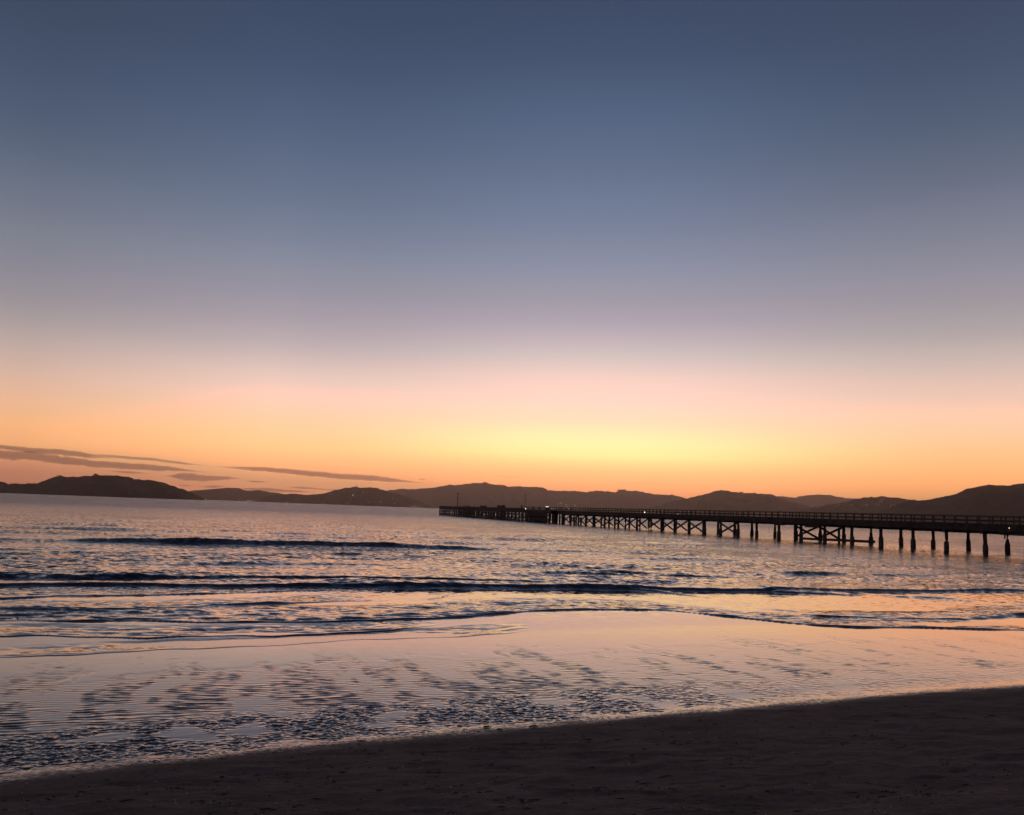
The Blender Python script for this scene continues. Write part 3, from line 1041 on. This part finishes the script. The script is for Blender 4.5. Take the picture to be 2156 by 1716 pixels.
# lamp post
o = stand('lamp_post', on_head(u1(1378), HB0 + 2.2), 'slender unlit lamp post with small head standing just seaward of the railing', 'lamp post')
m = MB(); m.tube([(0, 0, 0), (0, 0, 0.3), (0, 0, 0.34), (0, 0, 3.75)], [0.13, 0.12, 0.075, 0.055], 8); m.build('pole', IRON, o, True)
m = MB(); m.beam((0, 0, 3.74), (0.35, 0, 3.82), 0.06); m.tube([(0.3, 0, 3.72), (0.3, 0, 3.80), (0.3, 0, 3.9)], [0.2, 0.19, 0.06], 10); m.build('lamp_head', IRON, o, True)
# bench
o = stand('bench', on_head(u1(547), HB0 + 0.7), 'low open framed bench on the wharf head right of the mast', 'bench')
m = MB(); m.box((0, -0.14, 0.62), (2.4, 0.2, 0.08)); m.box((0, 0.12, 0.62), (2.4, 0.2, 0.08)); m.build('seat', WOOD, o)
for x in (-1.0, 1.0):
    m = MB(); m.beam((x, -0.16, 0), (x, -0.16, 0.58), 0.1); m.beam((x, 0.16, 0), (x, 0.16, 0.58), 0.1); m.build('leg', WOOD, o)


def bollard(u, b, h, r, label, z=None):
    loc = on_head(u, b)
    if z is not None:
        loc.z = z
    o = stand('bollard', loc, label, 'bollard', 'mooring bollards on the wharf')
    m = MB(); m.tube([(0, 0, 0), (0, 0, 0.05), (0, 0, 0.08), (0, 0, h * .7)], [r * 1.5, r * 1.5, r, r * .9], 12); m.build('post', IRON, o, True)
    m = MB(); m.tube([(0, 0, h * .7), (0, 0, h * .78), (0, 0, h * .95), (0, 0, h)], [r * .9, r * 1.35, r * 1.3, r * .8], 12); m.build('cap', IRON, o, True)


bollard(u1(596), HB0 + 0.5, 0.62, 0.32, 'squat wide mooring bollard beside the bench on the wharf head')
bollard(u1(668), HB0 + 0.5, 0.68, 0.16, 'thin short bollard between the bench and the crate on wharf')
bollard(u1(1334), HB0 + 0.5, 0.98, 0.22, 'tallest stout bollard just left of the lamp post')
bollard(u1(1498), -0.1, 0.66, 0.19, 'short bollard right of the lamp post, first along the railing', HDECK)
bollard(u1(1585), -0.1, 0.74, 0.19, 'short bollard standing left of the twin floodlights', HDECK)
# crate
o = stand('storage_crate', on_head(u1(793), HB0 + 1.0), 'long low dark crate on the middle of the wharf head', 'crate')
m = MB(); m.box((0, 0, 0.33), (3.6, 1.0, 0.66))
for x in (-1.7, -0.6, 0.6, 1.7):
    m.box((x, -0.53, 0.33), (0.1, 0.05, 0.60))
m.build('box', WOOD, o)
m = MB(); m.box((0.05, 0, 0.70), (3.8, 1.12, 0.075)); m.build('lid', WOOD, o)


def winch(u, label, flip):
    o = stand('winch', on_head(u, HB0 + 0.8), label, 'winch', 'winches on the wharf head')
    m = MB(); m.box((0, 0, 0.08), (2.0, 1.0, 0.16)); m.box((0.5 * flip, 0.40, 0.5), (1.1, 0.12, 0.7)); m.box((0.5 * flip, -0.40, 0.5), (1.1, 0.12, 0.7)); m.build('frame', IRON, o)
    m = MB(); m.tube([(0.5 * flip, -0.33, 0.62), (0.5 * flip, 0.33, 0.62)], [0.36, 0.36], 14); m.build('drum', IRON, o, True)
    m = MB(); m.beam((0.3 * flip, 0, 0.75), (-1.5 * flip, 0, 0.62), 0.1); m.beam((-1.45 * flip, -0.2, 0.62), (-1.45 * flip, 0.2, 0.62), 0.07); m.build('crank', IRON, o)


winch(u1(1008), 'left one of two dark winches on the wharf, handle pointing seaward', -1)
winch(u1(1080), 'right one of two dark winches on the wharf, handle pointing landward', 1)
# twin floodlight on its cabinet
loc = wp(t_of(u1(1690), 0.3, DECK), 0.3, DECK)
o = stand('floodlight', loc, 'pair of bright white floodlights on a cabinet beside the railing', 'floodlight')
m = MB(); m.box((0, 0, 0.33), (1.3, 0.5, 0.66)); m.box((0, 0, 0.69), (1.42, 0.6, 0.05)); m.build('cabinet', IRON, o)
for x in (-0.55, 0.65):
    m = MB(); m.tube([(x, 0, 0.71), (x, 0, 0.86)], [0.05, 0.05], 6); m.build('bracket', IRON, o)
    m = MB(); m.ball((x, 0, 0.93), 0.10); m.build('lamp', LW, o, True)
# yellow marker on the near deck edge
loc = wp(t_of(2124, -0.44, 2.6), -0.53, 2.56)
o = stand('marker_light', loc, 'small yellow marker light glowing on the deck edge at far right', 'light')
m = MB(); m.box((0, 0.06, 0), (0.24, 0.1, 0.2)); m.build('housing', IRON, o)
m = MB(); m.ball((0, -0.06, 0), 0.075); m.build('lamp', LY, o, True)
# bright lamp on the railing foot
for (zx, zy), lab in (((1038, 342), 'bright white lamp behind the railing near the middle of wharf'),):
    u, v = (1650 + zx / 4.312) * .71867, (1420 + zy / 4.312) * .71867
    tt = t_of(u, NARROW, DECK + 0.2)
    o = stand('deck_light', wp(tt, NARROW - 0.1, DECK), lab, 'light')
    m = MB(); m.tube([(0, 0, 0), (0, 0, 0.22)], [0.06, 0.06], 8); m.build('stem', IRON, o, True)
    m = MB(); m.ball((0, 0, 0.36), 0.14); m.build('lamp', LW, o, True)
u = u1(1385)
o = stand('deck_light', wp(t_of(u, 1.5, HDECK), 1.5, HDECK), 'low white lamp on the wharf deck at the foot of the lamp post', 'light')
m = MB(); m.tube([(0, 0, 0), (0, 0, 0.08)], [0.12, 0.1], 8); m.build('stem', IRON, o, True)
m = MB(); m.ball((0, 0, 0.18), 0.14); m.build('lamp', LG, o, True)

# ------------------------------------------------------------------ far lamps, houses and masts
def lamp_meshes(r, mat):
    g = MB(); g.ball((0, 0, 5.0), r, 8, 6)
    p = MB(); p.tube([(0, 0, -3), (0, 0, 5.0 - r * .9)], [0.3, 0.2], 6)
    return g, p


POLE = simple_mat('lamp_pole', (0.08, 0.08, 0.08), 0.7)
_lampcache = {}


def far_lamp(u, v, r, mat, label, group):
    r *= 0.68
    p = on_hill(u, v)
    if p is None:
        p = on_hill(u, v - 3)
    if p is None:
        return
    d = ray(u, v)
    root = empty('street_lamp', p - UP * 4.0 - Vector((d.x, d.y, 0)) * 4)
    tag(root, label, 'lamp', group)
    key = (r, mat.name)
    if key not in _lampcache:
        g, q = lamp_meshes(r, mat)
        a = g.build('lamp_globe', mat, root, True)
        b_ = q.build('pole', POLE, root)
        _lampcache[key] = (a, b_)
    else:
        for src in _lampcache[key]:
            c = src.copy()
            C.objects.link(c)
            c.parent = root
    return root


def P5(x, y):
    return x / 1.658 * .71867, (1280 + y / 1.658) * .71867


def P1z(x, y):
    return (1250 + x / 4.79) * .71867, (1400 + y / 4.79) * .71867


def P2z(x, y):
    return (1650 + x / 4.312) * .71867, (1420 + y / 4.312) * .71867


def P3z(x, y):
    return (2050 + x / 4.312) * .71867, (1440 + y / 4.312) * .71867


def P4z(x, y):
    return (2450 + x / 3.92) * .71867, (1440 + y / 3.92) * .71867


far_lamp(*P5(998, 306), 1.7, LW, 'bright white lamp at the low right-hand tip of the island', None)
far_lamp(*P5(40, 231), 1.0, LD, 'faint lamp on the island skyline at the far left', None)
for x, y in ((1158, 313), (1201, 316), (1207, 316), (1214, 317), (1221, 317), (1230, 318)):
    far_lamp(*P5(x, y), 2.3, LD, 'small pale lamp at the waterline between the island and wooded hill', 'waterfront lamps right of the island')
for x, y in ((1388, 321), (1394, 318), (1400, 322), (1440, 305), (1450, 308), (1714, 283), (1762, 272), (1640, 322), (1790, 318), (1846, 318), (1852, 314), (1905, 298), (1948, 281), (1918, 322), (1835, 330), (1570, 326), (1690, 325)):
    far_lamp(*P5(x, y), 1.7 if x != 1714 else 2.6, LD, 'small warm lamp scattered over the dark wooded hill left of wharf', 'lamps on the wooded hill')
for x, y in ((1999, 345), (2007, 341), (2013, 346), (2016, 337), (2024, 342), (2030, 336), (2036, 339), (2012, 331), (2045, 343)):
    far_lamp(*P5(x, y), 1.3, LD, 'pale lamp in the tight cluster at the shore just left of wharf head', 'shore lamps left of the wharf head')
for x, y in ((1752, 433), (1780, 433), (1850, 366), (1850, 440), (1886, 356), (1970, 414), (1995, 438), (1955, 380), (2085, 386), (2120, 440), (2075, 445), (1925, 432)):
    far_lamp(*P1z(x, y), 2.7, LG, 'pale green lamp on the far shore behind the seaward stretch of railing', 'far shore lamps behind the railing')
for x, y in ((165, 317), (212, 318), (715, 330), (120, 322), (1450, 376)):
    far_lamp(*P2z(x, y), 2.4, LG, 'pale lamp at the far shore behind the braced stretch of railing', 'shore lamps behind the braced stretch')
for x, y in ((220, 256), (905, 262), (880, 278), (600, 318), (650, 322), (975, 309), (1125, 298)):
    far_lamp(*P1z(x, y), 2.2, LD, 'dim lamp on the range slope above the wharf head', 'lamps on the slope above the wharf head')
for x, y in ((225, 228), (485, 245), (620, 240), (1135, 257), (1235, 262), (930, 205), (300, 240)):
    far_lamp(*P2z(x, y), 2.0, LD, 'dim lamp on the range slope above the braced stretch of wharf', 'lamps on the slope above the braced stretch')
far_lamp(*P3z(430, 316), 2.0, LG, 'pale lamp low behind the deck edge below the bare hill', None)

HW1 = simple_mat('house_wall', (0.42, 0.36, 0.33), 0.9, 0.2, 0.4)
HR1 = simple_mat('house_roof', (0.30, 0.26, 0.25), 0.8, 0.2, 0.4)
wm, rm = MB(), MB()
wm.box((0, 0, 1.0), (15, 10, 8))
rm.add([(-8.2, -5.7, 5.0), (8.2, -5.7, 5.0), (8.2, 5.7, 5.0), (-8.2, 5.7, 5.0), (-8.2, 0, 8.6), (8.2, 0, 8.6)], [(0, 1, 5, 4), (2, 3, 4, 5), (1, 2, 5), (3, 0, 4), (3, 2, 1, 0)])
hsrc = None
HL = [(P4z(178, 170), 'pale house low on the left shoulder of the suburb hill'), (P4z(338, 160), 'large pale house in the middle of the suburb hill'),
      (P4z(352, 166), 'pale house right beside the large one on the suburb hill'), (P4z(475, 160), 'pale house below the summit of the suburb hill'),
      (P4z(508, 127), 'pale house highest on the suburb hill, below its knob'), (P4z(532, 97), 'small house just under the suburb hill knob'),
      (P4z(650, 176), 'faint house on the right flank of suburb hill'), (P4z(10, 178), 'small house at the left foot of the suburb hill'),
      (P4z(36, 157), 'house above the left foot of suburb hill'), (P3z(1010, 216), 'pale house at the foot of the bare hill'),
      (P3z(1420, 214), 'house left of two where the bare hill meets the suburb hill'), (P3z(1490, 210), 'house right of two where the bare hill meets the suburb hill')]
for (u, v), lab in HL:
    p = on_hill(u, v)
    if p is None:
        continue
    r = empty('house', p, random.uniform(-.5, .5))
    tag(r, lab, 'house', 'houses on the hills behind the wharf')
    if hsrc is None:
        hsrc = (wm.build('wall', HW1, r), rm.build('roof', HR1, r))
    else:
        for s_ in hsrc:
            c = s_.copy()
            C.objects.link(c)
            c.parent = r

for (u, v), v2, lab in ((P5(1731, 243), P5(1731, 226)[1], 'thin radio mast on top of the wooded hill left of wharf'),
                        (P1z(1273, 122), P1z(1273, 80)[1], 'faint radio mast on the range above the lamp post'),
                        (P3z(1043, 60), P3z(1043, 34)[1], 'faint radio mast on the distant range left of its summit')):
    p = None
    for dv in range(0, 8):
        p = on_hill(u, v + dv * 0.5)
        if p:
            break
    if p is None:
        continue
    dist = math.hypot(p.x, p.y)
    h = (v + dv * 0.5 - v2) / FL * dist
    o = empty('radio_mast', p - UP * 4)
    tag(o, lab, 'mast')
    m = MB()
    w = dist / 887 * 0.16
    for sx, sy in ((1, 0), (-0.5, 0.87), (-0.5, -0.87)):
        m.beam((sx * w, sy * w, 0), (sx * w * .25, sy * w * .25, h * .9 + 4), w * .5)
    m.build('lattice', POLE, o)
    m = MB(); m.tube([(0, 0, h * .88 + 4), (0, 0, h + 4)], [w * .3, w * .2], 6); m.build('aerial', POLE, o)

# tree clumps breaking the skyline
LEAF = simple_mat('tree_leaf', (0.05, 0.05, 0.03), 0.9, 0.4, 0.3)
BARK = simple_mat('tree_bark', (0.06, 0.045, 0.035), 0.9)


def ridge_tree(u, v, lab, w, h):
    p = None
    for dv in range(0, 10):
        p = on_hill(u, v + dv * 0.5)
        if p:
            break
    if p is None:
        return
    o = empty('ridge_tree', p - UP * h * 0.4)
    tag(o, lab, 'tree')
    m = MB()
    for x in (-.25, .3):
        m.tube([(x * w, 0, 0), (x * w * 1.1, 0, h * .6)], [w * .04, w * .03], 6)
    m.build('trunk', BARK, o)
    m = MB()
    for _ in range(170):
        x, y, z = random.gauss(0, .26) * w, random.gauss(0, .26) * w, h * (.72 + random.gauss(0, .12))
        a = random.uniform(0, 6.28); s_ = w * random.uniform(.05, .1)
        nrm = Vector((random.gauss(0, 1), random.gauss(0, 1), random.gauss(0, 1))).normalized()
        t1 = nrm.orthogonal().normalized() * s_
        t2 = nrm.cross(t1)
        c = Vector((x, y, z))
        m.add([c - t1, c + t2, c + t1, c - t2], [(0, 1, 2, 3)])
    m.build('crown', LEAF, o)


ridge_tree(*P2z(745, 78), 'low clump of trees on the range skyline above mid wharf', 70, 20)
ridge_tree(*P3z(525, 20), 'lone tree on the bare hill skyline right of its top', 26, 13)
ridge_tree(*P5(463, 183), 'small tree on the very top of the island', 10, 6)
ridge_tree(*P5(290, 193), 'spreading tree at the left shoulder of the island top', 14, 6)

# ------------------------------------------------------------------ clouds (thin lens-shaped volumes, 34 km off)
def cloud_mat():
    m, b, out = new_mat('cloud_vapour')
    v = b.n('ShaderNodeVolumePrincipled', inp={'Color': (0.62, 0.52, 0.54, 1), 'Density': 0.00078, 'Anisotropy': 0.2})
    b.l(v.outputs[0], out.inputs['Volume'])
    return m


CLM = cloud_mat()
CD = 34000.0
P6 = lambda x, y: ((1000 + x / 1.96) * .71867, (1360 + y / 1.96) * .71867)


def cloud(pts, conv, k, label, idx, depth=900.0, rough=0.22):
    us = [conv(x, y) + (t / k * .71867,) for x, y, t in pts]
    n = max(24, int((us[-1][0] - us[0][0]) / 1.6))
    x = np.linspace(us[0][0], us[-1][0], n)
    y = np.interp(x, [a[0] for a in us], [a[1] for a in us])
    th = np.interp(x, [a[0] for a in us], [a[2] for a in us])
    nz = fbm(x / 30, x * 0 + idx * 3.3, 1200 + idx, 4)
    n2 = fbm(x / 9, x * 0 + idx * 5.3, 1300 + idx, 3)
    taper = np.minimum(1, np.minimum(np.arange(n), np.arange(n)[::-1]) / (n * 0.2) + 0.02)
    up = np.maximum(th * taper * (1 + rough * nz + 0.12 * n2), 0.06)
    dn = np.maximum(th * taper * (1 - rough * nz + 0.16 * fbm(x / 12, x * 0 + idx, 1400 + idx, 3)), 0.06)
    mb = MB()
    nr = 14
    vs, fs = [], []
    for i in range(n):
        c = far(x[i], y[i], CD)
        rad_ = Vector((c.x, c.y, 0)).normalized()
        pxm = CD / FL
        for j in range(nr):
            a = 2 * math.pi * j / nr
            zz = (up[i] if math.sin(a) > 0 else dn[i]) * math.sin(a) * pxm
            dd = depth * math.cos(a) * (0.4 + 0.6 * min(1.0, float(th[i] * taper[i]) / 4.0))
            vs.append(c + rad_ * dd + UP * zz)
    for i in range(n - 1):
        for j in range(nr):
            j2 = (j + 1) % nr
            fs.append((i * nr + j, i * nr + j2, (i + 1) * nr + j2, (i + 1) * nr + j))
    fs.append(tuple(range(nr))[::-1])
    fs.append(tuple((n - 1) * nr + j for j in range(nr)))
    mb.add(vs, fs)
    o = mb.build('cloud_streak', CLM, None, True)
    tag(o, label, 'cloud', 'cloud streaks low in the sky')


CL5 = [
    ([(-260, 24, 8), (-100, 36, 9), (0, 48, 8), (150, 66, 11), (300, 74, 13), (420, 90, 11), (570, 107, 3)], 'uppermost long cloud streak at the left edge above the island'),
    ([(400, 80, 2), (500, 90, 5), (600, 100, 6), (750, 110, 6), (900, 130, 5), (1015, 141, 2)], 'thin straight cloud streak above the right half of the island'),
    ([(-260, 60, 20), (0, 84, 20), (150, 94, 19), (300, 114, 18), (450, 131, 15), (600, 140, 15), (750, 151, 14), (880, 160, 11), (1030, 175, 3)], 'broad grey cloud band directly above the island top'),
    ([(1015, 142, 2), (1150, 150, 8), (1350, 162, 11), (1500, 178, 13), (1650, 191, 13), (1800, 200, 14), (1920, 211, 10), (2095, 228, 2)], 'long solid cloud streak over the wooded hill'),
    ([(790, 188, 3), (900, 194, 19), (1000, 202, 14), (1100, 199, 8), (1185, 203, 2)], 'thick ragged cloud above the right tip of the island'),
    ([(515, 163, 2), (620, 172, 6), (722, 178, 2)], 'small faint cloud strip close over the island'),
    ([(1188, 213, 2), (1240, 217, 5), (1302, 219, 2)], 'tiny cloud strip over the gap between island and wooded hill'),
    ([(975, 241, 2), (1035, 242, 7), (1100, 241, 2)], 'small low cloud touching the harbour hill, left end'),
    ([(1120, 252, 3), (1280, 256, 9), (1400, 263, 7), (1545, 270, 2)], 'lowest cloud bank resting along the harbour hill skyline'),
    ([(1385, 243, 2), (1470, 247, 6), (1540, 252, 3), (1600, 258, 4), (1682, 255, 1)], 'ragged small cloud left of the wooded hill summit'),
    ([(855, 234, 1), (900, 237, 4), (945, 240, 1)], 'tiny cloud wisp near the island right slope'),
    ([(2030, 205, 1), (2050, 206, 3), (2075, 206, 1)], 'tiny wisp above the tip of the long solid streak'),
]
for i, (pts, lab) in enumerate(CL5):
    cloud(pts, P5, 1.658, lab, i)
cloud([(860, 64, 1), (940, 69, 3), (1055, 77, 1)], P6, 1.96, 'thin pale cloud line over the main range peak', 20, 350)
cloud([(1545, 107, 1), (1700, 109, 2.5), (1835, 110, 1)], P6, 1.96, 'thin pale cloud line under the brightest sky right of centre', 21, 350)
cloud([(772, 45, 1), (790, 47, 4), (806, 48, 1)], P6, 1.96, 'tiny pale cloud speck above the main range peak', 22, 300)

# ------------------------------------------------------------------ bits on the sand
sand_obj = bpy.data.objects['sand_beach']


def sand_z(x, y):
    s, q = sq(x, y)
    return float(beach(np.array([float(edge_dist(np.array([s]), np.array([q]))[0])]))[0])


SHELL = simple_mat('shell', (0.55, 0.50, 0.46), 0.5, 0.3, 20)
WEED = simple_mat('seaweed', (0.020, 0.017, 0.016), 0.7, 0.3, 20)
STICK = simple_mat('driftwood', (0.035, 0.026, 0.022), 0.8, 0.3, 20)
deps = bpy.context.evaluated_depsgraph_get()
deps.update()
sh, wd = MB(), MB()


def surf(x, y):
    ok, loc, nrm, idx = sand_obj.ray_cast((x, y, 3.0), (0, 0, -1))
    return loc.z if ok else sand_z(x, y)


NS = 12000
aa = R(1) * rng.uniform(-36, 36, NS)
dd = 1 / rng.uniform(1 / 13.0, 1 / 4.6, NS)
xs, ys = dd * np.sin(aa), dd * np.cos(aa)
ss, qs = sq(xs, ys)
ee = edge_dist(ss, qs)
cl = 0.9 - 5 * np.abs(fbm(ss / 2.2, qs / 0.7, 1500, 3))
keep = (ee < 0.1) & (rng.uniform(0, 1, NS) < 0.08 + 0.8 * np.clip(cl, 0, 1))
for x, y in zip(xs[keep], ys[keep]):
    x, y = float(x), float(y)
    z = surf(x, y)
    if random.random() < 0.42:
        r = random.uniform(0.003, 0.008)
        b = random.uniform(0, 6.28)
        n = 6
        ring = [Vector((x + r * math.cos(b + i * 2 * math.pi / n) * 1.25, y + r * math.sin(b + i * 2 * math.pi / n), z + random.uniform(0.0005, 0.003))) for i in range(n)]
        top = Vector((x, y, z + r * .55))
        sh.add(ring + [top], [(i, (i + 1) % n, n) for i in range(n)])
    else:
        L = random.uniform(0.006, 0.026) if random.random() < 0.9 else random.uniform(0.03, 0.07)
        b = random.uniform(-.5, .5) + SA
        p0 = Vector((x - L * math.cos(b), y - L * math.sin(b), z + 0.002))
        p1 = Vector((x, y + random.uniform(-.01, .01), z + random.uniform(0.004, 0.010)))
        p2 = Vector((x + L * math.cos(b), y + L * math.sin(b), z + 0.002))
        wd.tube([p0, p1, p2], [0.002, random.uniform(.002, .005), 0.002], 5)
tag(sh.build('shell_fragments', SHELL), 'pale shell fragments strewn over the dark sand', 'shells', None, 'stuff')
tag(wd.build('seaweed_scraps', WEED), 'dark scraps of seaweed and twigs strewn over the sand', 'seaweed', None, 'stuff')
for (zx, zy), L, ang, lab in (((920, 588), 0.045, 0.05, 'stubby dark driftwood piece on the bright wet edge, leftmost of three'),
                              ((1000, 612), 0.035, -0.1, 'small dark driftwood piece just below the stubby one at wet edge'),
                              ((1212, 594), 0.055, 0.15, 'thin dark driftwood piece on the wet edge, rightmost of three')):
    p = at((1000 + zx / 2.156) * .71867, (1850 + zy / 2.156) * .71867, 0.15)
    z = surf(p.x, p.y)
    m = MB()
    m.tube([(-L, -.004, 0.006), (-L * .4, .003, 0.009), (L * .3, 0, 0.010), (L, .006, 0.007)], [0.004, 0.009, 0.008, 0.004], 8, 0.15)
    o = m.build('driftwood_stick', STICK, None, True)
    o.location = (p.x, p.y, z)
    o.rotation_euler = (0, 0, ang + SA * .5)
    tag(o, lab, 'driftwood')

# ------------------------------------------------------------------ evening haze over the harbour
hz = MB()
HZT = max(o.location.z + max(v.co.z for v in o.data.vertices) for o in C.objects if o.name.endswith(('_hill', '_range'))) + 45
print('haze top', HZT)
hz.box((0, 3500, (HZT - 16) / 2), (30000, 22000, HZT + 16))
hm, hb_, hout = new_mat('haze')
pv = hb_.n('ShaderNodeVolumePrincipled', inp={'Color': (1.0, 0.79, 0.71, 1), 'Density': 0.000058, 'Anisotropy': 0.82})
hb_.l(pv.outputs[0], hout.inputs['Volume'])
ho = hz.build('haze', hm)
ho['kind'] = 'stuff'
tag(ho, 'thin brown evening haze filling the air over the harbour', 'haze')
